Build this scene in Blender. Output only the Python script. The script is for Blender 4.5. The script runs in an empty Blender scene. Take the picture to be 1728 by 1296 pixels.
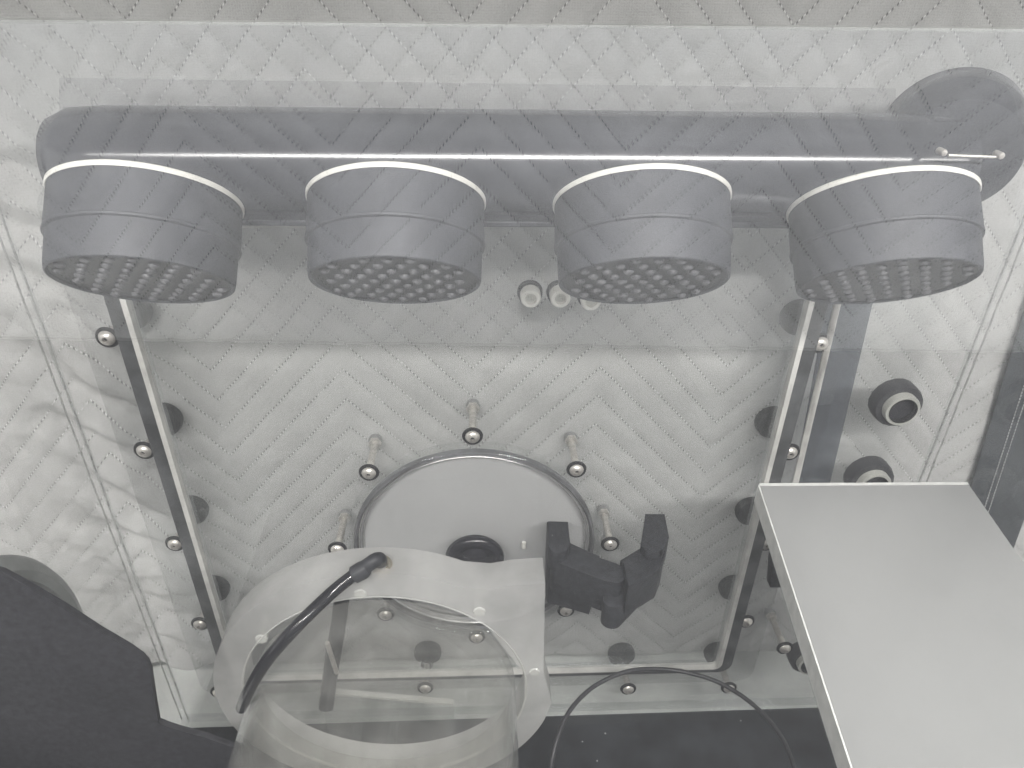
import bpy, bmesh, math, random
from mathutils import Vector, Matrix, noise
random.seed(7)
S = bpy.context.scene
C = S.collection
OZ = 1.4                       # eye height; the box stands on a bench below it
PITCH, ROLL, YAW = math.radians(32), math.radians(0.8), math.radians(2.6)
FPX = 1230.0                   # focal length for a 1728 px wide picture

# ------------------------------------------------------------------ camera
F = Vector((math.sin(YAW)*math.cos(PITCH), math.cos(YAW)*math.cos(PITCH), -math.sin(PITCH)))
R0 = Vector((math.cos(YAW), -math.sin(YAW), 0)); U0 = R0.cross(F)
cR, sR = math.cos(ROLL), math.sin(ROLL)
RT = R0*cR + U0*sR; UP = U0*cR - R0*sR
cam = bpy.data.objects.new('camera', bpy.data.cameras.new('camera')); C.objects.link(cam)
M = Matrix((RT, UP, -F)).transposed().to_4x4(); M.translation = Vector((0, 0, OZ))
cam.matrix_world = M
cam.data.sensor_width = 36.0; cam.data.lens = FPX/1728*36.0
cam.data.clip_start = 0.01; cam.data.clip_end = 100
S.camera = cam

# ------------------------------------------------------------------ world, exposure
W = bpy.data.worlds.new('World'); S.world = W; W.use_nodes = True
bg = W.node_tree.nodes['Background']; bg.inputs[0].default_value = (0.97, 0.965, 0.98, 1); bg.inputs[1].default_value = 0.06
S.view_settings.view_transform = 'Standard'; S.view_settings.look = 'None'
S.view_settings.exposure = 0; S.view_settings.gamma = 1
try:
    S.cycles.transparent_max_bounces = 32; S.cycles.max_bounces = 10
except Exception: pass

# ------------------------------------------------------------------ tube light and added fills
def area(name, loc, target, sx, sy, power, col=(1, 1, 1), spread=180):
    l = bpy.data.lights.new(name, 'AREA'); l.shape = 'RECTANGLE'; l.size = sx; l.size_y = sy
    l.energy = power; l.color = col; l.spread = math.radians(spread)
    o = bpy.data.objects.new(name, l); C.objects.link(o); o.location = loc
    o.rotation_euler = (Vector(target)-Vector(loc)).to_track_quat('-Z', 'Y').to_euler()
    return o
# a tube fitting behind and above the photographer; the other lights are added fills
area('tube_light', (0.03, -0.20, OZ+0.27), (0.0, 0.6, OZ-0.92), 1.6, 0.045, 13.0, (1.0, 0.968, 0.938), 84)
area('overhead_fill', (0.1, 0.42, OZ+1.25), (0.0, 0.30, OZ-0.3), 2.0, 1.0, 3, (0.97, 0.985, 1.0))  # added soft fill from overhead
area('side_fill', (-1.35, -.05, OZ-.15), (0.0, 0.6, OZ-0.50), .9, .9, 4.5, (1.0, 0.99, 0.97))  # added fill from the left, evens the light on the blanket
area('side_fill', (1.35, -.05, OZ-.15), (0.0, 0.6, OZ-0.50), .9, .9, 3.6, (0.97, 0.985, 1.0))  # added fill from the right
area('curtain_fill', (0.1, 1.25, OZ+1.0), (0.0, -0.35, OZ-0.15), 1.6, 0.15, 36, (0.985, 0.985, 1.0))  # added light that brightens the blanket mirrored in the pane

# ------------------------------------------------------------------ helpers
def ray(px, py): return F + RT*((px-864)/FPX) + UP*((648-py)/FPX)
def at(px, py, Y):                      # the point of an upright plane Y metres from the eye
    d = ray(px, py); p = d*(Y/d.y); p.z += OZ; return p
def atz(px, py, z):                     # the point of a level plane at height z
    d = ray(px, py); return d*((z-OZ)/d.z) + Vector((0, 0, OZ))
def link(name, me, parent=None, mat=None):
    o = bpy.data.objects.new(name, me); C.objects.link(o)
    if mat is not None: me.materials.append(mat)
    if parent is not None: o.parent = parent
    return o
def obj(name, bm, mat, parent=None, smooth=True, angle=35):
    bmesh.ops.recalc_face_normals(bm, faces=bm.faces)
    me = bpy.data.meshes.new(name); bm.to_mesh(me); bm.free()
    if smooth:
        me.polygons.foreach_set('use_smooth', [True]*len(me.polygons))
        try: me.set_sharp_from_angle(angle=math.radians(angle))
        except Exception: pass
    return link(name, me, parent, mat)
def thing(name, label, cat, loc=(0, 0, 0), group=None):
    o = bpy.data.objects.new(name, None); C.objects.link(o); o.location = loc; o.empty_display_size = .02
    o['label'] = label; o['category'] = cat
    if group: o['group'] = group
    return o
def tag(o, label, cat, group=None):
    o['label'] = label; o['category'] = cat
    if group: o['group'] = group
    return o
def box(bm, lo, hi, bev=0.0):
    v = [bm.verts.new((x, y, z)) for x in (lo[0], hi[0]) for y in (lo[1], hi[1]) for z in (lo[2], hi[2])]
    f = [bm.faces.new([v[i] for i in q]) for q in ((0,1,3,2),(4,6,7,5),(0,4,5,1),(2,3,7,6),(0,2,6,4),(1,5,7,3))]
    if bev:
        es = list({e for q in f for e in q.edges})
        bmesh.ops.bevel(bm, geom=es, offset=bev, segments=2, affect='EDGES', profile=.6)
def prism(bm, pts, ext, bev=0.0, seg=2):
    """outline (list of Vectors) swept by the vector ext"""
    a = [bm.verts.new(p) for p in pts]; b = [bm.verts.new(Vector(p)+ext) for p in pts]
    n = len(pts); fs = [bm.faces.new(a), bm.faces.new(b[::-1])]
    for i in range(n): fs.append(bm.faces.new((a[i], b[i], b[(i+1) % n], a[(i+1) % n])))
    if bev:
        es = list(set(fs[0].edges) | set(fs[1].edges))
        bmesh.ops.bevel(bm, geom=es, offset=bev, segments=seg, affect='EDGES', profile=.5)
def frame_of(axis):
    a = Vector(axis).normalized()
    e1 = Vector((1, 0, 0)) if abs(a.x) < .8 else Vector((0, 0, 1))
    e1 = (e1 - a*a.dot(e1)).normalized(); return a, e1, a.cross(e1)
def lathe(bm, prof, c, axis, seg=48, close=True):
    """prof: list of (radius, distance along axis)"""
    a, e1, e2 = frame_of(axis); c = Vector(c); rings = []
    for r, h in prof:
        if r < 1e-6: rings.append([bm.verts.new(c+a*h)])
        else: rings.append([bm.verts.new(c+a*h+(e1*math.cos(t)+e2*math.sin(t))*r) for t in [2*math.pi*i/seg for i in range(seg)]])
    for A, B in zip(rings, rings[1:]):
        for i in range(seg):
            j = (i+1) % seg
            if len(A) == 1 and len(B) == 1: continue
            if len(A) == 1: bm.faces.new((A[0], B[i], B[j]))
            elif len(B) == 1: bm.faces.new((A[i], B[0], A[j]))
            else: bm.faces.new((A[i], B[i], B[j], A[j]))
def tube(bm, pts, rad, seg=12):
    pts = [Vector(p) for p in pts]; n = len(pts); rings = []; up = None
    for i, p in enumerate(pts):
        d = (pts[min(i+1, n-1)]-pts[max(i-1, 0)]).normalized()
        if up is None: _, up, _ = frame_of(d)
        up = (up-d*d.dot(up)).normalized(); w = d.cross(up)
        r = rad[i] if isinstance(rad, (list, tuple)) else rad
        rings.append([bm.verts.new(p+(up*math.cos(t)+w*math.sin(t))*r) for t in [2*math.pi*k/seg for k in range(seg)]])
    for A, B in zip(rings, rings[1:]):
        for i in range(seg): bm.faces.new((A[i], B[i], B[(i+1) % seg], A[(i+1) % seg]))
    bm.faces.new(rings[0][::-1]); bm.faces.new(rings[-1])
def spline(P, k=10):
    P = [Vector(p) for p in P]; Q = [2*P[0]-P[1]]+P+[2*P[-1]-P[-2]]; out = []
    for i in range(1, len(Q)-2):
        a, b, c, d = Q[i-1:i+3]
        for j in range(k):
            t = j/k
            out.append(.5*((2*b)+(c-a)*t+(2*a-5*b+4*c-d)*t*t+(3*b-a-3*c+d)*t**3))
    return out+[P[-1]]
def rrect(x0, x1, z0, z1, r, y, k=8):
    out = []
    for cx, cz, a0 in ((x1-r, z1-r, 0), (x0+r, z1-r, 90), (x0+r, z0+r, 180), (x1-r, z0+r, 270)):
        for i in range(k+1):
            a = math.radians(a0+90*i/k); out.append(Vector((cx+r*math.cos(a), y, cz+r*math.sin(a))))
    return out
def ring_prism(bm, outer, inner, ext):
    n = len(outer)
    L = [[bm.verts.new(p) for p in q] for q in (outer, inner, [p+ext for p in inner], [p+ext for p in outer])]
    for a in range(4):
        A, B = L[a], L[(a+1) % 4]
        for i in range(n): bm.faces.new((A[i], A[(i+1) % n], B[(i+1) % n], B[i]))

# ------------------------------------------------------------------ materials
def nodes(name):
    m = bpy.data.materials.new(name); m.use_nodes = True; nt = m.node_tree
    return m, nt, nt.nodes['Principled BSDF'], nt.nodes['Material Output']
def mix_noise(nt, scale, c0, c1, detail=4, coord='Object', lo=.35, hi=.65):
    tc = nt.nodes.new('ShaderNodeTexCoord'); n = nt.nodes.new('ShaderNodeTexNoise')
    n.inputs['Scale'].default_value = scale; n.inputs['Detail'].default_value = detail
    nt.links.new(tc.outputs[coord], n.inputs['Vector'])
    r = nt.nodes.new('ShaderNodeValToRGB'); r.color_ramp.elements[0].color = (*c0, 1); r.color_ramp.elements[1].color = (*c1, 1)
    r.color_ramp.elements[0].position = lo; r.color_ramp.elements[1].position = hi
    nt.links.new(n.outputs['Fac'], r.inputs['Fac']); return r.outputs['Color'], n.outputs['Fac']
def bump(nt, p, h, dist, strength=1.0):
    b = nt.nodes.new('ShaderNodeBump'); b.inputs['Distance'].default_value = dist; b.inputs['Strength'].default_value = strength
    nt.links.new(h, b.inputs['Height']); nt.links.new(b.outputs['Normal'], p.inputs['Normal'])
def plain(name, c, rough=.5, metal=0.0, var=.12, scale=60, bmp=0.0, spec=.5, dust=0):
    m, nt, p, o = nodes(name)
    lo = tuple(x*(1-var) for x in c); hi = tuple(min(1, x*(1+var)) for x in c)
    col, fac = mix_noise(nt, scale, lo, hi)
    if dust:                                             # lint and flecks lying on it
        tc = nt.nodes.new('ShaderNodeTexCoord'); vo = nt.nodes.new('ShaderNodeTexVoronoi'); vo.inputs['Scale'].default_value = dust
        nt.links.new(tc.outputs['Object'], vo.inputs['Vector'])
        a = nt.nodes.new('ShaderNodeMath'); a.operation = 'LESS_THAN'; a.inputs[1].default_value = .075; nt.links.new(vo.outputs['Distance'], a.inputs[0])
        b = nt.nodes.new('ShaderNodeSeparateColor'); nt.links.new(vo.outputs['Color'], b.inputs[0])
        c2 = nt.nodes.new('ShaderNodeMath'); c2.operation = 'GREATER_THAN'; c2.inputs[1].default_value = .80; nt.links.new(b.outputs[0], c2.inputs[0])
        m_ = nt.nodes.new('ShaderNodeMath'); m_.operation = 'MULTIPLY'; nt.links.new(a.outputs[0], m_.inputs[0]); nt.links.new(c2.outputs[0], m_.inputs[1])
        x = nt.nodes.new('ShaderNodeMix'); x.data_type = 'RGBA'; nt.links.new(m_.outputs[0], x.inputs[0]); nt.links.new(col, x.inputs[6]); x.inputs[7].default_value = (.35, .35, .34, 1); col = x.outputs[2]
    nt.links.new(col, p.inputs['Base Color']); p.inputs['Roughness'].default_value = rough
    p.inputs['Metallic'].default_value = metal; p.inputs['Specular IOR Level'].default_value = spec
    if bmp: bump(nt, p, fac, bmp)
    return m
def clear(name, trans, gloss, diff=(.5, .5, .5), dfac=.0, grough=.0, scale=30, tint=None, fres=False, coat=0):
    """clear sheet: part let through, part mirrored, part scattered by dust and scuffs"""
    m, nt, p, o = nodes(name); nt.nodes.remove(p); N = nt.nodes.new; L = nt.links.new
    t = N('ShaderNodeBsdfTransparent'); t.inputs[0].default_value = (*trans, 1)
    g = N('ShaderNodeBsdfGlossy'); g.inputs['Roughness'].default_value = grough; g.inputs[0].default_value = (.97, .98, 1, 1)
    mx = N('ShaderNodeMixShader')
    if fres:
        fr = N('ShaderNodeFresnel'); ge = N('ShaderNodeNewGeometry')      # the ray is not bent, so the way out mirrors like the way in
        bi = N('ShaderNodeMath'); bi.operation = 'MULTIPLY_ADD'; bi.inputs[1].default_value = 1/1.45-1.45; bi.inputs[2].default_value = 1.45
        L(ge.outputs['Backfacing'], bi.inputs[0]); L(bi.outputs[0], fr.inputs['IOR'])
        mm = N('ShaderNodeMath'); mm.operation = 'MULTIPLY_ADD'; mm.inputs[1].default_value = 1.0; mm.inputs[2].default_value = gloss
        L(fr.outputs[0], mm.inputs[0]); L(mm.outputs[0], mx.inputs[0])
    else: mx.inputs[0].default_value = gloss
    L(t.outputs[0], mx.inputs[1]); L(g.outputs[0], mx.inputs[2]); last = mx.outputs[0]
    if dfac:
        d = N('ShaderNodeBsdfDiffuse'); d.inputs[0].default_value = (*diff, 1)
        tl = N('ShaderNodeBsdfTranslucent'); tl.inputs[0].default_value = (*diff, 1)
        ds = N('ShaderNodeMixShader'); ds.inputs[0].default_value = .35; L(d.outputs[0], ds.inputs[1]); L(tl.outputs[0], ds.inputs[2])
        va = .5 if dfac < .45 else .04
        col, fac = mix_noise(nt, scale, (dfac*(1-va),)*3, (dfac*(1+va),)*3, detail=8)
        m2 = N('ShaderNodeMixShader'); L(col, m2.inputs[0]); L(last, m2.inputs[1]); L(ds.outputs[0], m2.inputs[2]); last = m2.outputs[0]
    if dfac >= .6:                                  # cast acrylic is never quite even
        c1, f1 = mix_noise(nt, 5, tuple(x*.93 for x in diff), tuple(min(1, x*1.05) for x in diff), detail=3, lo=.3, hi=.7)
        n5 = N('ShaderNodeTexNoise'); n5.inputs['Scale'].default_value = 900; tcc = N('ShaderNodeTexCoord'); L(tcc.outputs['Object'], n5.inputs['Vector'])
        bb = N('ShaderNodeBump'); bb.inputs['Distance'].default_value = .0003; bb.inputs['Strength'].default_value = .6; L(n5.outputs['Fac'], bb.inputs['Height'])
        L(c1, d.inputs[0]); L(c1, tl.inputs[0]); L(bb.outputs['Normal'], d.inputs['Normal'])
    L(last, o.inputs['Surface']); return m

def quilt_mat(name, period, s, base, hole_k=.6):
    """non-woven blanket: UV is metres; zigzag stitches as dashes of thread"""
    m, nt, p, o = nodes(name); N = nt.nodes.new; L = nt.links.new
    def mth(op, a, b=None, c=None):
        n = N('ShaderNodeMath'); n.operation = op
        for i, x in enumerate((a, b, c)):
            if x is None: continue
            if isinstance(x, (int, float)): n.inputs[i].default_value = x
            else: L(x, n.inputs[i])
        return n.outputs[0]
    uv = N('ShaderNodeUVMap'); uv.uv_map = 'UVMap'
    # the needle wanders a little
    ns = N('ShaderNodeTexNoise'); ns.inputs['Scale'].default_value = 14; ns.inputs['Detail'].default_value = 2; L(uv.outputs[0], ns.inputs['Vector'])
    sep = N('ShaderNodeSeparateXYZ'); L(uv.outputs[0], sep.inputs[0])
    u = sep.outputs[0]; v = mth('ADD', sep.outputs[1], mth('MULTIPLY', mth('SUBTRACT', ns.outputs['Fac'], .5), .006))
    w = mth('MULTIPLY', mth('ABSOLUTE', mth('SUBTRACT', mth('FRACT', mth('ADD', mth('DIVIDE', u, period), .5)), .5)), 8*s)
    t = mth('DIVIDE', mth('SUBTRACT', v, w), s)
    fr = mth('SUBTRACT', mth('FRACT', mth('ADD', t, .5)), .5)          # 0 on the seam
    dist = mth('MULTIPLY', mth('ABSOLUTE', fr), s*.7)                   # metres to the seam
    side = mth('MULTIPLY', fr, s*.7)
    dash = mth('FRACT', mth('DIVIDE', u, .0031))
    rnd = N('ShaderNodeTexNoise'); rnd.inputs['Scale'].default_value = 90; L(uv.outputs[0], rnd.inputs['Vector'])
    th_line = mth('LESS_THAN', mth('ABSOLUTE', mth('SUBTRACT', side, .00006)), .00042)
    thread = mth('MULTIPLY', mth('MULTIPLY', th_line, mth('LESS_THAN', dash, .50)), mth('GREATER_THAN', rnd.outputs['Fac'], .40))
    hole_line = mth('LESS_THAN', dist, .00065)
    hole = mth('MULTIPLY', mth('MULTIPLY', hole_line, mth('GREATER_THAN', dash, .58)), mth('LESS_THAN', rnd.outputs['Fac'], .60))
    # cloth
    tc = uv.outputs[0]
    n1 = N('ShaderNodeTexNoise'); n1.inputs['Scale'].default_value = 22; n1.inputs['Detail'].default_value = 6; L(tc, n1.inputs['Vector'])
    n2 = N('ShaderNodeTexNoise'); n2.inputs['Scale'].default_value = 700; n2.inputs['Detail'].default_value = 3; L(tc, n2.inputs['Vector'])
    vo = N('ShaderNodeTexVoronoi'); vo.inputs['Scale'].default_value = 520; vo.inputs['Randomness'].default_value = .25; L(tc, vo.inputs['Vector'])
    n4 = N('ShaderNodeTexNoise'); n4.inputs['Scale'].default_value = 5; n4.inputs['Detail'].default_value = 8; n4.inputs['Roughness'].default_value = .65; L(tc, n4.inputs['Vector'])
    lum = mth('ADD', mth('ADD', .46, mth('MULTIPLY', n1.outputs['Fac'], .26)), mth('MULTIPLY', n2.outputs['Fac'], .34))
    lum = mth('ADD', lum, mth('MULTIPLY', n4.outputs['Fac'], .40))
    lum = mth('SUBTRACT', lum, mth('MULTIPLY', mth('LESS_THAN', vo.outputs['Distance'], .30), .11))
    seam_dark = mth('MULTIPLY', mth('SUBTRACT', 1, mth('MINIMUM', mth('DIVIDE', dist, .0035), 1)), .07)  # cloth gets darker towards each seam
    lum = mth('SUBTRACT', lum, seam_dark)
    colr = N('ShaderNodeVectorMath'); colr.operation = 'SCALE'; colr.inputs[0].default_value = base; L(lum, colr.inputs['Scale'])
    mx = N('ShaderNodeMix'); mx.data_type = 'RGBA'; L(mth('MULTIPLY', hole, hole_k), mx.inputs[0]); L(colr.outputs[0], mx.inputs[6]); mx.inputs[7].default_value = (.035, .036, .04, 1)
    m3 = N('ShaderNodeMix'); m3.data_type = 'RGBA'; L(mth('MULTIPLY', thread, .8), m3.inputs[0]); L(mx.outputs[2], m3.inputs[6]); m3.inputs[7].default_value = (.82, .81, .79, 1)
    L(m3.outputs[2], p.inputs['Base Color']); p.inputs['Roughness'].default_value = .95; p.inputs['Specular IOR Level'].default_value = .15
    hgt = mth('ADD', mth('MULTIPLY', n2.outputs['Fac'], .5), mth('MULTIPLY', thread, .6))
    n3 = N('ShaderNodeTexNoise'); n3.inputs['Scale'].default_value = 60; n3.inputs['Detail'].default_value = 5; n3.inputs['Distortion'].default_value = .6; L(tc, n3.inputs['Vector'])
    hgt = mth('ADD', hgt, mth('MULTIPLY', n3.outputs['Fac'], 1.6))
    bump(nt, p, hgt, .0009, .9)
    return m

def quilt(name, mat, period, s, u0, v0, ur, vr, place, step=.0022, puff=.0013, wrinkle=.0012, crease=None, parent=None, plump=None):
    """padded sheet over (u, v) metres; place(u, v, h) -> point; seams pull it in"""
    nu = int((ur[1]-ur[0])/step)+1; nv = int((vr[1]-vr[0])/step)+1
    V = []; UV = []
    for j in range(nv):
        v = vr[0]+(vr[1]-vr[0])*j/(nv-1)
        for i in range(nu):
            u = ur[0]+(ur[1]-ur[0])*i/(nu-1)
            a = (u-u0)/period+.5; w = abs(a-math.floor(a)-.5)*8*s
            t = (v-v0-w)/s; fr = t+.5-math.floor(t+.5)
            h = puff*(plump(u, v) if plump else 1)*abs(math.sin(math.pi*(fr-.5)))**.6
            nz = noise.noise(Vector((u*14, v*14, 3.1)))
            h += wrinkle*(nz*1.5 + noise.noise(Vector((u*45, v*38, 9.4)))*.8)
            if crease: h += crease(u, v)
            V.append(place(u, v, h)); UV.append((u-u0, v-v0))
    Fc = [(j*nu+i, j*nu+i+1, (j+1)*nu+i+1, (j+1)*nu+i) for j in range(nv-1) for i in range(nu-1)]
    me = bpy.data.meshes.new(name); me.from_pydata(V, [], Fc)
    me.polygons.foreach_set('use_smooth', [True]*len(Fc))
    uvl = me.uv_layers.new(name='UVMap'); li = [0]*len(me.loops); me.loops.foreach_get('vertex_index', li)
    flat = []
    for k in li: flat.extend(UV[k])
    uvl.data.foreach_set('uv', flat)
    return link(name, me, parent, mat)

M_BLACKF = plain('black_fabric', (.022, .022, .026), .6, var=.3, scale=250, bmp=.0002, spec=.4)
M_BLACKP = plain('black_plastic', (.014, .015, .018), .42, var=.2, scale=120)
M_RUBBER = plain('black_rubber', (.018, .018, .02), .6, var=.2, scale=90, spec=.3)
M_PRINT = plain('black_printed_plastic', (.024, .025, .029), .55, var=.3, scale=180, bmp=.00016, spec=.4, dust=150)
M_STEEL = plain('stainless_steel', (.62, .59, .55), .30, .62, var=.12, scale=200)
M_BRASS = plain('pale_brass', (.70, .64, .52), .25, 1.0, var=.1, scale=200)
M_FLOOR = plain('black_bench_mat', (.022, .024, .028), .55, var=.5, scale=25, bmp=.0003, spec=.35, dust=70)
M_BENCH = plain('pale_bench_board', (.66, .665, .64), .7, var=.10, scale=18, bmp=.0002)
M_LID = plain('grey_hatch_lid', (.42, .415, .415), .42, var=.03, scale=10)
M_LAMP = plain('graphite_lamp_paint', (.040, .042, .050), .62, var=.12, scale=30)
M_BAR = plain('graphite_bar_paint', (.040, .042, .050), .15, var=.1, scale=20)
M_WHITE = plain('white_plastic', (.62, .61, .57), .35, var=.06, scale=40)
M_DARKFACE = plain('dark_lens_plate', (.016, .016, .02), .4, var=.15, scale=60)
M_LENS = plain('grey_lens', (.11, .11, .118), .5, var=.15, scale=60)
M_GASKET = plain('dark_gasket_rubber', (.075, .077, .08), .35, var=.4, scale=35, bmp=.0002)
M_EDGE = plain('sawn_acrylic_edge', (.52, .51, .485), .3, var=.14, scale=50, bmp=.0002)
M_CREAM = plain('cream_gland_plastic', (.40, .40, .37), .4, var=.08, scale=60)
M_STRAP = plain('dark_webbing', (.035, .04, .048), .85, var=.3, scale=300, bmp=.0003)
M_THREAD = plain('pale_thread', (.5, .5, .5), .8)
M_PANE = clear('scuffed_front_pane', (.985, .99, .99), .17, (.75, .77, .8), .009, scale=6)
M_SHEET = clear('clear_acrylic_sheet', (.97, .975, .975), .0, (.7, .72, .7), .045, scale=14, fres=True)
M_SHADOW = clear('shadow_film', (.62, .64, .67), .02, (.3, .3, .32), .10, scale=20)  # dark see-through film for the shadow beside the frame
M_TUBE = clear('scratched_clear_tube', (.95, .95, .94), .0, (.64, .63, .60), .075, scale=45, fres=True, grough=.12)
M_FROST = clear('frosted_acrylic', (.80, .80, .79), .10, (.67, .665, .655), .44, grough=.35, scale=9)
M_FROST2 = clear('frosted_shelf_acrylic', (.75, .76, .76), .35, (.56, .56, .555), .66, grough=.22, scale=7)
M_SHELFEDGE = plain('cloudy_sawn_edge', (.66, .66, .64), .45, var=.10, scale=120, bmp=.0003)
M_PIN = clear('cloudy_screw_hole', (.9, .9, .88), .15, (.80, .80, .77), .45, scale=60)

# ------------------------------------------------------------------ setting: wall strip, bench
ZB = OZ-.832
bm = bmesh.new(); box(bm, (-2.0, .15, ZB-.04), (2.0, .8, ZB-.004)); o = obj('bench', bm, M_BENCH, smooth=False); o['kind'] = 'structure'
bm = bmesh.new(); box(bm, (-2.0, .660, ZB-.004), (2.0, .70, OZ+.545)); o = obj('back_wall', bm, plain('pale_wall_paint', (.80, .80, .77), .7, var=.06, scale=12, bmp=.0002), smooth=False); o['kind'] = 'structure'  # wall top raised to shade the lower part of the hanging blanket
YW = .55; YQ = .605
XL, XR = -.366, .436
zf = at(850, 1203, YW).z
bm = bmesh.new(); box(bm, (XL+.006, -.1, ZB+.002), (XR-.004, YW-.004, zf), .001)
# torn corner of the mat: nibble the far left corner
for v in bm.verts:
    if v.co.y > YW-.01 and v.co.x < XL+.01: v.co.x += .004; v.co.y -= .004
tag(obj('bench_mat', bm, M_FLOOR, smooth=False), 'black mat lying on the floor of the clear box', 'mat')

# ------------------------------------------------------------------ the quilted blankets
PER, ST = .248, .0333
MQ = quilt_mat('grey_quilt', PER, ST, (.555, .545, .535))
zbot = at(850, 1108, YQ).z
def crs(u, v):
    h = 0.0
    k = math.exp(-((u+.375)/.055)**2)         # bunched where the sheet turns the corner
    h += k*.008*math.sin((v*1.0+u*.8)*85+4*noise.noise(Vector((u*9, v*7, 1))))
    k2 = math.exp(-((u+.385)/.085)**2)
    h += k2*.0045*noise.noise(Vector((u*26, v*40, 12)))+k2*.0026*noise.noise(Vector((u*60, v*75, 2)))
    low = max(0, (OZ-.60-v))/.2
    h += .004*low*noise.noise(Vector((u*30, v*22, 5)))
    return h
q = quilt('quilted_blanket', MQ, PER, ST, -.0109, OZ-.4595, (-.62, .70), (zbot, OZ+.02), lambda u, v, h: (u, YQ-h, v), crease=crs, plump=lambda u, v: 1+1.6*min(1, max(0, (v-(OZ-.16))/.08)))
tag(q, 'grey zigzag quilted blanket hung behind the clear box', 'blanket')
# blanket hung behind the photographer: it shows in the front pane
YP = .17
nv_ = (UP*.67+F*.745).normalized(); e1 = (Vector((1, 0, 0))-nv_*nv_.x).normalized(); e2 = e1.cross(nv_)
if e2.z < 0: e2 = -e2
MQ2 = quilt_mat('grey_quilt_front', .25, .034, (.70, .70, .70), .75)
def place2(u, v, h):
    h -= .035*max(0.0, (-.470-v)/.035)**2          # the hem curls back
    p = nv_*(.596-h)+e1*u+e2*v
    return (p.x, 2*YP-p.y, p.z+OZ)
q2 = quilt('quilted_curtain', MQ2, .25, .034, .102, -.231, (-.75, .85), (-.505, .10), place2, step=.003, wrinkle=.0013, puff=.0026)
tag(q2, 'grey zigzag quilted blanket hanging behind the photographer, mirrored in the front panel', 'blanket')

# dark strap on the blanket at the right
tl = at(1752, 520, YQ-.008); bl = at(1648, 850, YQ-.008); wv = Vector((.062, 0, 0)); strp = thing('strap', 'wide dark strap with pale stitching running down the blanket at far right', 'strap', tl)
d = (bl-tl); a0 = tl-d*.8-tl; a1 = tl+d*1.6-tl
bm = bmesh.new(); prism(bm, [a0+Vector((-.012, 0, 0)), a0+wv, a1+wv+Vector((0, 0, 0)), a1+Vector((-.012, 0, 0))], Vector((0, .003, 0)), .0008); obj('webbing', bm, M_STRAP, strp)
for off in (.010, .016):
    bm = bmesh.new()
    n = 150
    for i in range(n):
        p = a0.lerp(a1, i/n)+Vector((off, -.0009, 0)); e = a0.lerp(a1, (i+.55)/n)+Vector((off, -.0009, 0))
        tube(bm, [p, e], .0006, 5)
    obj('stitching', bm, M_THREAD, strp)

# ------------------------------------------------------------------ the clear box
bx = thing('acrylic_box', 'big clear acrylic box with bolted back panel, seen through its front panel', 'box', (0.035, .36, ZB))
def T(p): return Vector(p)-bx.location
def bpart(name, lo, hi, mat, bev=.0004):
    bm = bmesh.new(); box(bm, T(lo), T(hi), bev); return obj(name, bm, mat, bx, smooth=False)
ztop = OZ-.02
bpart('back_panel', (XL, YW, zf-.001), (XR, YW+.008, ztop), M_SHEET)
bpart('side_panel', (XL-.008, YP+.004, ZB), (XL, YW+.008, ztop), M_SHEET)
bpart('side_panel', (XR, YP+.004, ZB), (XR+.008, YW+.008, ztop), M_SHEET)
zp = at(864, 47, YP).z
pane = bpart('front_panel', (XL-.008, YP, ZB), (XR+.008, YP+.003, zp), M_PANE, 0)
bm = bmesh.new(); box(bm, T((XL-.008, YP-.0004, zp)), T((XR+.008, YP+.0034, zp+.0007))); obj('top_edge', bm, M_SHEET, bx, smooth=False)
# glued corner seams, slightly ragged
for x in (XL-.004, XR+.004):
    bm = bmesh.new()
    for dx in (-.0035, .0040):
        tube(bm, [T((x+dx+.0007*noise.noise(Vector((k*.31, dx*900, 2))), YW+.0035, zf+(ztop-zf)*k/90)) for k in range(91)], .0009 if dx else .0013, 6)
    obj('corner_seam', bm, M_EDGE if False else clear('seam_%d' % (x > 0), (.8, .8, .8), .05, (.62, .62, .60), .42, scale=80), bx)
bpart('bottom_ledge', (XL, YW-.018, zf), (XR, YW, at(850, 1190, YW).z), M_SHEET)

# door gasket and its pale rim on the back panel
gz1 = at(850, 352, YW).z; gz0 = at(1000, 1141, YW-.01).z; gx0, gx1 = -.302, .288
gk = thing('door_frame', 'rounded rectangular door frame with dark gasket and pale sawn edge on the back panel', 'frame', (0, YW, gz0))
def G(l): return [p-gk.location for p in l]
def pane_ring(name, x0, x1, z0, z1, r, wd, y0, y1, mat, wz=None, wb=None):
    wz = wd if wz is None else wz; wb = wz if wb is None else wb
    bm = bmesh.new(); ring_prism(bm, G(rrect(x0, x1, z0, z1, r, y0)), G(rrect(x0+wd, x1-wd, z0+wb, z1-wz, max(r-wd, .004), y0)), Vector((0, y1-y0, 0)))
    return obj(name, bm, mat, gk, angle=40)
pane_ring('gasket', gx0, gx1, gz0, gz1, .016, .0125, YW-.009, YW-.0015, M_GASKET, .006, .0072)
pane_ring('rim', gx0+.0128, gx1-.0128, gz0+.0075, gz1-.0062, .010, .0046, YW-.011, YW-.0012, M_EDGE, .0052, .0010)
pane_ring('seal_lip', gx0+.0185, gx1-.0185, gz0+.0120, gz1-.0110, .008, .0022, YW-.007, YW-.0012, M_SHEET, .002)
pane_ring('clear_flange', gx0-.030, gx1+.030, gz0-.022, gz1+.020, .02, .029, YW-.006, YW-.0013, clear('clean_acrylic', (.965, .965, .965), .0, (.7, .7, .7), .012, scale=14, fres=True), .020)
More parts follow.
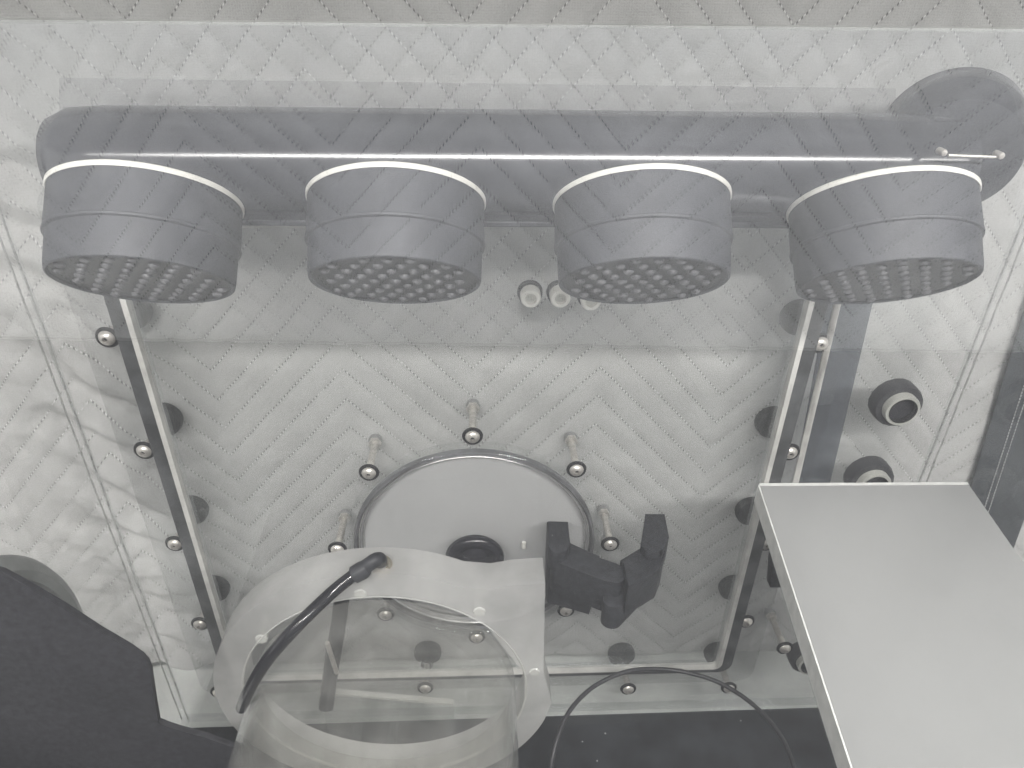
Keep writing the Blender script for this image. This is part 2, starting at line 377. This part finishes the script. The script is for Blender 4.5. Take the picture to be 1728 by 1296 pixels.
# grey film standing for the shadow beside the frame at the right
bm = bmesh.new(); prism(bm, [at(*p, YW-.003) for p in ((1420, 380), (1504, 380), (1400, 818), (1340, 818))], Vector((0, .0016, 0)))
tag(obj('shadow_strip', bm, M_SHADOW, smooth=False), 'grey vertical shadow strip right of the door frame', 'strip')
bm = bmesh.new(); prism(bm, [at(*p, YW-.006) for p in ((1440, 380), (1451, 380), (1347, 818), (1337, 818))], Vector((0, .002, 0)))
tag(obj('edge_strip', bm, M_EDGE, smooth=False), 'thin pale acrylic strip between door frame and shadow strip', 'strip')

bm = bmesh.new(); prism(bm, [at(*p, YW+.012) for p in ((100, 132), (1512, 150), (1512, 204), (100, 190))], Vector((0, .002, 0)))  # thin film standing for the shadow band above the bar
tag(obj('shadow_band', bm, clear('faint_shadow_film', (.93, .93, .935), .0, (.3, .3, .31), .03, scale=8), smooth=False), 'faint horizontal shadow band above the lamp bar', 'strip')
# ------------------------------------------------------------------ bolts
def copy_tree(o, loc):
    c = o.copy(); C.objects.link(c); c.location = loc
    for ch in list(o.children):
        d_ = ch.copy(); C.objects.link(d_); d_.parent = c
    return c
def make_bolt(name, knob, cat, L):
    t = thing(name, '', cat, (0, 0, 0)); ax = Vector((0, -1, 0))
    bm = bmesh.new(); lathe(bm, [(0, .0030), (.0021, .0030), (.0022, .0060), (.0042, .0054), (.0062, .0036), (.0074, .0012), (.0074, 0), (0, 0)], (0, -.0035, 0), ax, 28); obj('head', bm, M_STEEL, t, angle=50)
    bm = bmesh.new(); lathe(bm, [(.0020, .0), (.0020, .0036), (0, .0036)], (0, -.0035, 0), ax, 6); obj('socket', bm, M_BLACKP, t, smooth=False)
    bm = bmesh.new(); lathe(bm, [(.0045, 0), (.0090, 0), (.0097, .0012), (.0090, .0028), (.0045, .0028), (.0045, 0)], (0, -.003, 0), ax, 32); obj('washer', bm, M_RUBBER, t)
    bm = bmesh.new(); lathe(bm, [(.0036, 0), (.0036, L)], (0, 0, 0), (0, 1, 0), 18); obj('shank', bm, M_STEEL, t)
    if knob:
        bm = bmesh.new(); lathe(bm, [(0, 0), (.0115, 0), (.0165, .003), (.0172, .008), (.0165, .012), (0, .012)], (0, L-.002, 0), (0, 1, 0), 36); obj('knob', bm, M_RUBBER, t)
        bm = bmesh.new(); lathe(bm, [(.0036, 0), (.0075, 0), (.0068, .010), (.0036, .010)], (0, L-.0135, 0), (0, 1, 0), 20); obj('knob_neck', bm, M_RUBBER, t)
    else:
        bm = bmesh.new(); lathe(bm, [(.0036, 0), (.0066, 0), (.0066, .005), (.0036, .005)], (0, L-.010, 0), (0, 1, 0), 6); obj('nut', bm, M_STEEL, t, smooth=False)
        bm = bmesh.new(); lathe(bm, [(0, 0), (.0066, 0), (.0070, .002), (.006, .0068), (.003, .009), (0, .009)], (0, L-.005, 0), (0, 1, 0), 20); obj('cap', bm, plain('grey_cap', (.3, .3, .3), .5), t)
    return t
Lb = .040
kb = make_bolt('frame_bolt', True, 'bolt', Lb); hb = make_bolt('hatch_bolt', False, 'bolt', .048)
nth = ['topmost', 'second from the top', 'third from the top', 'fourth from the top', 'lowest']
fb = []
for k, p in enumerate([(185, 565), (247, 755), (298, 912), (340, 1047), (371, 1162)]):
    fb.append((p, '%s of the steel bolts along the left side of the door frame' % nth[k]))
for k, p in enumerate([(1380, 575), (1330, 758), (1290, 912), (1257, 1043), (1228, 1155)]):
    fb.append((p, '%s of the steel bolts along the right side of the door frame' % nth[k]))
fb.append(((1059, 1157), 'steel bolt with black knob under the frame beneath the thin black cable'))
fb.append(((718, 1155), 'steel bolt with black knob seen through the clear round tube'))
for k, (p, lb) in enumerate(fb):
    loc = at(*p, YW); o = kb if k == 0 else copy_tree(kb, loc); o.location = loc; o['label'] = lb; o['group'] = 'bolts with black knobs round the door frame'
hc = at(799, 905, YW); hc = Vector((-.011, YW, OZ-.537))
hl = {2: 'bolt above the round hatch, the one at its very top', 3: 'bolt at the upper left of the round hatch', 1: 'bolt at the upper right of the round hatch',
      4: 'bolt left of the round hatch above the frosted flange', 0: 'bolt right of the round hatch beside the hinged black arm',
      7: 'bolt at the lower right of the hatch peeping out under the black arm', 5: 'bolt at the lower left of the hatch behind the frosted flange', 6: 'bolt below the round hatch behind the frosted flange'}
first = True
for k in range(8):
    a = math.radians(45*k); loc = hc+Vector((math.cos(a)*.1395, 0, math.sin(a)*.1395))
    o = hb if first else copy_tree(hb, loc); o.location = loc; first = False
    o['label'] = 'steel ' + hl[k]; o['group'] = 'bolts round the hatch'
o = copy_tree(hb, at(1322, 1088, YW)); o['label'] = 'lone steel bolt between the right frame and the cable gland near the white shelf'; o['group'] = 'bolts round the hatch'
del o['group']

# ------------------------------------------------------------------ round hatch
ht = thing('round_hatch', 'round grey hatch with clear ring and black knob in the middle of the back panel', 'hatch', hc)
ax = (0, -1, 0)
bm = bmesh.new(); lathe(bm, [(0, -.003), (.112, -.003), (.1135, -.004), (.1135, -.006)], (0, 0, 0), ax, 128)
obj('lid', bm, M_LID, ht, angle=30)
bm = bmesh.new(); lathe(bm, [(.1215, .001), (.1235, .010), (.1262, .012), (.1285, .010), (.1315, .0012)], (0, 0, 0), ax, 160); obj('ring', bm, M_SHEET, ht, angle=60)
bm = bmesh.new(); lathe(bm, [(.1180, .0012), (.1185, .007), (.1205, .009), (.1222, .007), (.1228, .0012)], (0, 0, 0), ax, 160); obj('seal', bm, plain('grey_seal', (.11, .11, .115), .25, var=.3, scale=50), ht)
bm = bmesh.new(); lathe(bm, [(.1142, -.002), (.1144, .004), (.1156, .0052), (.1168, .004), (.1170, -.002)], (0, 0, 0), ax, 160); obj('inner_seal', bm, plain('silver_edge', (.5, .5, .5), .25, .6), ht)
bm = bmesh.new(); lathe(bm, [(.010, -.002), (.010, .010), (.016, .014), (.0275, .016), (.0295, .019), (.0290, .024), (.0245, .027), (.020, .0262), (.0165, .0225), (.013, .022), (.011, .0245), (.0, .0255)], (0, 0, 0), ax, 64); obj('knob', bm, plain('gloss_black_plastic', (.016, .016, .02), .22), ht, angle=60)
bm = bmesh.new(); c0 = at(884, 919, YW-.002)
lathe(bm, [(0, -.004), (.0022, -.004), (.0024, 0), (.0022, .003), (0, .003)], (0, 0, 0), (0, .15, 1), 12)
o = obj('pellet', bm, M_WHITE); o.location = c0; tag(o, 'tiny white pellet stuck on the hatch lid right of the knob', 'pellet')

# ------------------------------------------------------------------ cable glands
def gland(px, py, label):
    c = at(px, py, YW-.014)
    t = thing('cable_gland', label, 'cable gland', c, 'cable glands right of the door frame')
    bm = bmesh.new(); lathe(bm, [(.0128, 0), (.0155, .0), (.0160, .0015), (.0160, .014), (.0128, .014), (.0128, 0)], (0, 0, 0), (0, 1, 0), 40); obj('collar', bm, M_CREAM, t)
    bm = bmesh.new(); lathe(bm, [(.0118, .001), (.0127, -.001), (.0128, .009), (.0118, .009)], (0, 0, 0), (0, 1, 0), 40); obj('lip', bm, M_RUBBER, t)
    bm = bmesh.new(); lathe(bm, [(0, .006), (.0125, .006)], (0, 0, 0), (0, 1, 0), 40); obj('bore', bm, plain('dark_bore', (.035, .035, .04), .6), t)
    bm = bmesh.new(); lathe(bm, [(.015, .0), (.0215, .0), (.0225, .003), (.0225, .014), (.015, .014)], (0, .007, 0), (0, 1, 0), 18); obj('lock_nut', bm, plain('dark_nut', (.05, .05, .055), .5), t, angle=20)
gland(1524, 694, 'topmost cream and black cable gland right of the door frame')
gland(1477, 822, 'cable gland half hidden behind the top edge of the white shelf')
gland(1370, 1124, 'lowest cable gland half hidden by the left edge of the white shelf')
def nipple(px, py, label, r=.0085):
    c = at(px, py, YW-.010); t = thing('tube_nipple', label, 'nipple', c, 'small white nipples on the back panel')
    bm = bmesh.new(); lathe(bm, [(.0048, .010), (.0048, 0), (r*.86, 0), (r, .002), (r, .012)], (0, 0, 0), (0, 1, 0), 28); obj('nipple_sleeve', bm, M_WHITE, t)
    bm = bmesh.new(); lathe(bm, [(0, .004), (.0048, .004)], (0, 0, 0), (0, 1, 0), 20); obj('bore', bm, M_CREAM, t)
    bm = bmesh.new(); lathe(bm, [(r, .010), (r*1.2, .010), (r*1.25, .015), (r, .015)], (0, 0, 0), (0, 1, 0), 28); obj('nipple_collar', bm, M_RUBBER, t)
    return t
nipple(896, 505, 'white plastic nipple, left one of the three between the middle lamps')
nipple(946, 505, 'white plastic nipple, middle one of the three between the middle lamps')
nipple(998, 510, 'white plastic nipple, half hidden behind the third lamp')
o = nipple(917, 348, 'pale round plug under the bar in the gap between the middle lamps', .0095)

# ------------------------------------------------------------------ lamp bar and the four puck lamps
BY = .497
cl = at(104, 272, BY); cr = at(1600, 283, BY)
br = thing('lamp_bar', 'long dark rounded bar running behind the four round lamps', 'bar', (cl+cr)/2)
d = (cr-cl); Ld = d.length; rb = .0350
bm = bmesh.new(); lathe(bm, [(0, -.006), (.018, -.005), (.028, .000), (.0335, .012), (rb, .035), (rb, Ld), (0, Ld)], cl-br.location, d, 96); obj('bar_tube', bm, M_BAR, br, angle=40)
dc = at(1607, 250, BY+.012)
bm = bmesh.new(); lathe(bm, [(0, -.020), (.030, -.020), (.041, -.015), (.0475, .0), (.0475, .022), (.042, .03), (0, .03)], dc-br.location, (.35, 1, .25), 72); obj('end_cap', bm, M_BAR, br)
bm = bmesh.new()
for p in ((1593, 258), (1690, 263)): lathe(bm, [(0, -.0015), (.0018, -.0008), (.0022, 0), (.0022, .006)], at(*p, BY-.046)-br.location, (0, 1, 0), 12)
tube(bm, [at(1600, 262, BY-.044)-br.location, at(1684, 265, BY-.044)-br.location], .0009, 8)
obj('pull_wire', bm, M_STEEL, br)
bm = bmesh.new(); ra, rb_ = at(118, 370, .462), at(1590, 378, .462); rc, rd_ = at(1590, 388, .462), at(118, 380, .462)
prism(bm, [p-br.location for p in (ra, rb_, rc, rd_)], Vector((0, .026, 0)), .0010); obj('added_blocking_rail', bm, M_BAR, br, smooth=False)  # grey rail under the bar, added to block light leaking below it
AX = Vector((.0105, .644, .765)).normalized()        # from the face to the back of a lamp
lab = ['round puck lamp at the far left of the row, darkest lens face', 'second round puck lamp from the left, white rimmed', 'third round puck lamp from the left, beside the white nipples', 'round puck lamp at the far right of the row, in front of the bar end']
RL, HL = .0514, .0471
def make_lamp():
    t = thing('puck_lamp', '', 'lamp', (0, 0, 0), 'puck lamps in a row under the bar')
    bm = bmesh.new(); lathe(bm, [(0, .001), (RL*.985, .001), (RL*.99, -.0245), (RL*.998, -.0250), (RL*.992, -.0262), (RL*.965, -.0268), (RL*.955, -HL+.003), (RL*.945, -HL), (RL*.925, -HL-.0006), (RL*.90, -HL+.0006)], (0, 0, 0), AX, 128); obj('lamp_body', bm, M_LAMP, t, angle=25)
    bm = bmesh.new(); lathe(bm, [(RL*.97, -.0002), (RL*.994, -.0008), (RL*1.006, .0002), (RL*1.006, .0018), (RL*.985, .0026), (RL*.90, .0026)], (0, 0, 0), AX, 128); obj('rim', bm, M_WHITE, t)
    bm = bmesh.new(); lathe(bm, [(0, -HL+.0012), (RL*.91, -HL+.0012)], (0, 0, 0), AX, 96); obj('lens_plate', bm, M_DARKFACE, t)
    a, f1, f2 = frame_of(AX); bm = bmesh.new(); sp = .0122
    for i in range(-6, 7):
        for j in range(-6, 7):
            x = (i+.5*(j % 2))*sp; y = j*sp*.80
            if math.hypot(x, y) > RL*.84: continue
            c = f1*x+f2*y+AX*(-HL+.0010)
            lathe(bm, [(.0029, 0), (.0027, -.0011), (.0016, -.0019), (0, -.0022)], c, AX, 12)
    obj('lenses', bm, M_LENS, t)
    return t
lp = make_lamp()
for k in range(4):
    loc = Vector((-.192+.1426*k, .42-.0017*k, OZ-.1366-.0003*k)); o = lp if k == 0 else copy_tree(lp, loc)
    o.location = loc; o['label'] = lab[k]
lp2 = None

# ------------------------------------------------------------------ frosted flange with the clear tube
YF, YBk = .34, .3638; RT_ = .280*.34
fc = at(653, 1169, YF); RF = .366*YF; RI = .304*YF
zt = at(914, 939, YBk); zr = at(920, 985, YF)
fl = thing('flange_tube', 'frosted round flange with a squared corner and scratched clear tube, bottom centre', 'tube', fc)
out = []
xr = zr.x-fc.x; zc = zr.z-fc.z
# outline in (x, z) about the centre: circle, with a tab up to a square corner at the upper right
for i in range(0, 121):
    a = math.radians(62+i*(360-62-18+0)/120.0)       # from 62 deg counter clockwise round to 342
    out.append((RF*math.cos(a), RF*math.sin(a)))
x1 = max(xr, RF*math.cos(math.radians(-18)))
out += [(RF*math.cos(math.radians(-8)), RF*math.sin(math.radians(-8))), (xr+.002, .02), (xr, zc)]
out += [(xr-.022, zc-.0015), (xr-.036, zc-.0045)]
out2 = []
for p in out: out2.append(p)
outer = [Vector((x, 0, z)) for x, z in out2]
inner = []
for p in outer:
    a = math.atan2(p.z, p.x); inner.append(Vector((RI*math.cos(a), 0, RI*math.sin(a))))
# spread the inner points evenly by angle order
ext = Vector((0, YBk-YF, 0))
bm = bmesh.new(); ring_prism(bm, outer, inner, ext)
obj('flange', bm, M_FROST, fl, angle=25)
bm = bmesh.new(); lathe(bm, [(RT_, -.17), (RT_, .004), (RT_-.0028, .004), (RT_-.0028, -.17), (RT_, -.17)], (0, 0, 0), (0, 1, 0), 128); obj('clear_tube', bm, M_TUBE, fl, angle=40)
bm = bmesh.new(); lathe(bm, [(RI-.0004, .0002), (RI+.0008, -.0008), (RI+.0004, -.0016), (RI-.0006, -.0008)], (0, 0, 0), (0, 1, 0), 128); obj('glue_bead', bm, M_PIN, fl)
for px, py in ((441, 1078), (608, 1002), (809, 1032), (902, 1134)):
    c = at(px, py, YF)-fl.location; bm = bmesh.new(); lathe(bm, [(0, -.001), (.0036, -.001), (.0044, .0002), (.0042, .0030), (.0030, .0030), (.0030, .019), (0, .019)], c, (0, 1, 0), 20); obj('screw', bm, M_PIN, fl)

# hose with elbow on top of the flange
e0 = at(645, 957, YBk-.006)
hs = thing('hose', 'short thick black hose with elbow bending over the frosted flange', 'hose', e0)
def H(p): return p-hs.location
pts = spline([H(at(600, 968, YBk-.028)), H(at(560, 1000, YF-.014)), H(at(500, 1058, YF-.034)), H(at(450, 1115, YF-.040)), H(at(420, 1165, YF-.034)), H(at(408, 1194, YF-.022))], 10)
bm = bmesh.new(); tube(bm, pts, .0041, 20); obj('hose_pipe', bm, plain('gloss_black_hose', (.014, .014, .017), .18), hs)
bm = bmesh.new(); tube(bm, [H(at(598, 970, YBk-.028)), H(at(612, 962, YBk-.027)), H(at(618, 957, YBk-.026))], [.0058, .0060, .0052], 20)
tube(bm, spline([H(at(616, 957, YBk-.026)), H(at(632, 946, YBk-.024)), H(at(640, 944, YBk-.020)), H(at(642, 950, YBk-.010))], 5), .0047, 20); obj('elbow', bm, M_PRINT, hs)
bm = bmesh.new(); nb = H(at(646, 957, YBk-.014)); lathe(bm, [(.0035, .006), (.0064, .006), (.0070, .004), (.0070, -.002), (.0040, -.002)], nb, (0, -.45, .9), 24); obj('fitting', bm, M_BRASS, hs)

# dark rod standing inside the tube, behind the flange
rd = thing('rod', 'dark rod hanging behind the flange, seen through the clear tube', 'rod', at(572, 1040, .46))
bm = bmesh.new(); tube(bm, spline([at(578, 1000, .47)-rd.location, at(570, 1060, .455)-rd.location, at(560, 1120, .44)-rd.location, at(550, 1195, .42)-rd.location], 8), [.0072]*16+[.0070]*8+[.0068], 20); obj('rod_shaft', bm, M_BLACKP, rd)
bm = bmesh.new(); tube(bm, spline([at(552, 1085, .43)-rd.location, at(560, 1110, .43)-rd.location, at(568, 1135, .43)-rd.location], 6), .0022, 12); obj('rod_clip', bm, M_STEEL, rd)

# clear plate with bright sawn edge in the tube
cp = thing('clear_block', 'clear plate with bright sawn top edge lying inside the tube', 'plate', at(650, 1180, .44))
bm = bmesh.new(); a_, b_ = at(540, 1171, .45), at(766, 1191, .45)
prism(bm, [p-cp.location for p in (a_, b_, b_+Vector((0, 0, -.16)), a_+Vector((0, 0, -.16)))], Vector((0, .005, 0))); obj('plate_sheet', bm, M_SHEET, cp, smooth=False)
bm = bmesh.new(); prism(bm, [p-cp.location for p in (a_+Vector((0, -.0003, .0004)), b_+Vector((0, -.0003, .0004)), b_+Vector((0, -.0003, .0034)), a_+Vector((0, -.0003, .0030)))], Vector((0, .0056, 0))); obj('sawn_edge', bm, M_PIN, cp, smooth=False)

# ------------------------------------------------------------------ hinged arm
ya = YW-.03
zt_ = at(943, 880, ya).z
ar = thing('hinged_arm', 'folding matte black hinged arm in front of the hatch, two uprights joined by links', 'arm', Vector((at(1000, 950, .5).x, .50, zt_)))
def arm(name, px, ztp, hgt, bev=.0007):
    pts = [atz(x, y, ztp)-ar.location for x, y in px]
    bm = bmesh.new(); prism(bm, pts, Vector((0, 0, -hgt)), bev); return obj(name, bm, M_PRINT, ar, angle=40)
def arc_px(cx, cy, rx, ry, a0, a1, n=9):
    return [(cx+rx*math.cos(math.radians(a0+(a1-a0)*i/n)), cy+ry*math.sin(math.radians(a0+(a1-a0)*i/n))) for i in range(n+1)]
arm('bracket', [(925, 879), (959, 880)]+[(961, 916)]+arc_px(943, 918, 18, 15, 0, 180), zt_, .024)
arm('hinge_block', [(923, 880), (924, 948)]+[(927, 955)]+[(1000, 975), (1012, 938), (961, 917), (958, 881)], zt_-.0245, .050)
arm('link', arc_px(946, 935, 17, 15, 100, 265, 8)+[(956, 921), (1040, 952)]+arc_px(1040, 968, 17, 16, -75, 85, 9)+[(1020, 980)], zt_-.012, .040)
arm('link', arc_px(1038, 1010, 21, 15, 60, 215, 8)+[(1022, 990), (1052, 962), (1047, 945), (1078, 926), (1120, 925), (1116, 955)], zt_-.030, .029)
arm('hinge_block', [(1052, 948), (1086, 920), (1126, 905), (1121, 940), (1112, 962), (1090, 975), (1060, 990)], zt_-.004, .036)
arm('bracket', [(1089, 867), (1122, 867), (1129, 906), (1118, 930)]+arc_px(1101, 920, 17, 13, 30, 170, 7)+[(1081, 920)], zt_+.0045, .030)
bm = bmesh.new()
for x, y, z_ in ((943, 920, zt_), (1103, 908, zt_+.0045)): lathe(bm, [(0, .0004), (.0014, .0004), (.0016, -.001)], atz(x, y, z_)-ar.location, (0, 0, 1), 14)
obj('pivot_pin', bm, M_BLACKP, ar)

# ------------------------------------------------------------------ white frosted shelf
YS = .47; zs = at(1283, 820, YS).z
fl_, frr = at(1283, 820, YS), atz(1635, 818, zs)
nl, nr = atz(1440, 1296, zs), atz(1728, 951, zs)
dl = (nl-fl_)*1.15; dr = (nr-frr); dr = dr*(abs(dl.y)/abs(dr.y))
sh = thing('frosted_shelf', 'big frosted white acrylic shelf sloping into the lower right corner', 'shelf', fl_)
bm = bmesh.new(); prism(bm, [p-fl_ for p in (fl_, frr, frr+dr, fl_+dl)], Vector((0, 0, -.0175))); obj('shelf_sheet', bm, M_FROST2, sh, smooth=False)
bm = bmesh.new(); g = Vector((-.0012, 0, 0)); prism(bm, [Vector((-.0016, .001, .0004)), Vector((-.0004, .001, .0004)), dl+Vector((-.0004, 0, .0004)), dl+Vector((-.0016, 0, .0004))], Vector((0, 0, -.0180))); obj('sawn_edge', bm, M_SHELFEDGE, sh, smooth=False)
bm = bmesh.new(); prism(bm, [Vector((0, .0002, .0005)), frr-fl_+Vector((0, .0002, .0005)), frr-fl_+Vector((0, .0030, .0005)), Vector((0, .0030, .0005))], Vector((0, 0, -.0170))); obj('sawn_edge', bm, M_SHELFEDGE, sh, smooth=False)
# clear upright support under the shelf's left edge
bm = bmesh.new(); s0 = fl_+Vector((.004, -.004, -.0185)); s1 = fl_+dl+Vector((.004, 0, -.0185))
prism(bm, [s0-fl_, s1-fl_, s1-fl_+Vector((0, 0, -.014)), s0-fl_+Vector((0, 0, -.014))], Vector((.004, 0, 0))); obj('support', bm, M_SHEET, sh, smooth=False)
# dark block behind the shelf's left edge
bm = bmesh.new(); prism(bm, [at(*p, .53) for p in ((1303, 945), (1335, 950), (1345, 992), (1300, 992))], Vector((0, .012, 0)), .0008)
tag(obj('black_block', bm, M_PRINT), 'small black block behind the left edge of the white shelf', 'block')

# ------------------------------------------------------------------ cable
P = [(928, 1330), (934, 1270), (958, 1205), (1000, 1160), (1055, 1134), (1105, 1129), (1160, 1135), (1220, 1155), (1280, 1197), (1322, 1250), (1345, 1310)]
Yc = [.36, .38, .41, .44, .455, .46, .455, .44, .42, .40, .38]
bm = bmesh.new(); tube(bm, spline([at(p[0], p[1], y) for p, y in zip(P, Yc)], 8), .0021, 12)
tag(obj('cable', bm, plain('matte_black_cable', (.028, .028, .032), .45), None), 'thin black cable arching over the black mat in front of the door frame', 'cable')

# ------------------------------------------------------------------ glove port and black sleeve on the left
pc = Vector((XL+.001, .318, OZ-.507))
gp = thing('glove_port', 'grey ring of the glove port at the left edge behind black cloth', 'port ring', pc)
bm = bmesh.new(); lathe(bm, [(.118, .0), (.1386, .0), (.1386, .003), (.134, .010), (.127, .013), (.120, .011), (.118, .004)], (0, 0, 0), (1, 0, 0), 128); obj('ring', bm, plain('grey_ring', (.30, .31, .30), .35, var=.15, scale=30), gp)
bm = bmesh.new(); lathe(bm, [(0, .002), (.119, .002)], (0, 0, 0), (1, 0, 0), 64); obj('membrane', bm, M_BLACKF, gp)
YSl = .300
op = [(-60, 955), (0, 968), (45, 993), (104, 1026), (170, 1066), (222, 1095), (240, 1106), (250, 1116), (256, 1130), (259, 1160), (264, 1224), (283, 1230), (303, 1236), (345, 1246), (395, 1262), (430, 1330), (430, 1420), (-90, 1420)]
bm = bmesh.new()
P0 = [at(*p, YSl) for p in op]
prism(bm, P0, Vector((0, .004, 0)), .0008, 2)
bmesh.ops.triangulate(bm, faces=[f for f in bm.faces if len(f.verts) > 4])
bmesh.ops.subdivide_edges(bm, edges=[e for e in bm.edges if e.calc_length() > .02], cuts=5, use_grid_fill=True)
bmesh.ops.triangulate(bm, faces=bm.faces)
bmesh.ops.subdivide_edges(bm, edges=[e for e in bm.edges if e.calc_length() > .012], cuts=2, use_grid_fill=True)
for v in bm.verts:
    q_ = v.co; k = noise.noise(Vector((q_.x*7+q_.z*16, q_.z*5-q_.x*5, 3)))*.0032+noise.noise(Vector((q_.x*30, q_.z*22, 8)))*.0007
    v.co.y -= k
sl = obj('black_sleeve', bm, M_BLACKF)
tag(sl, 'large black cloth sleeve filling the lower left corner', 'sleeve')
print('faces', sum(len(o.data.polygons) for o in S.objects if o.type == 'MESH'))
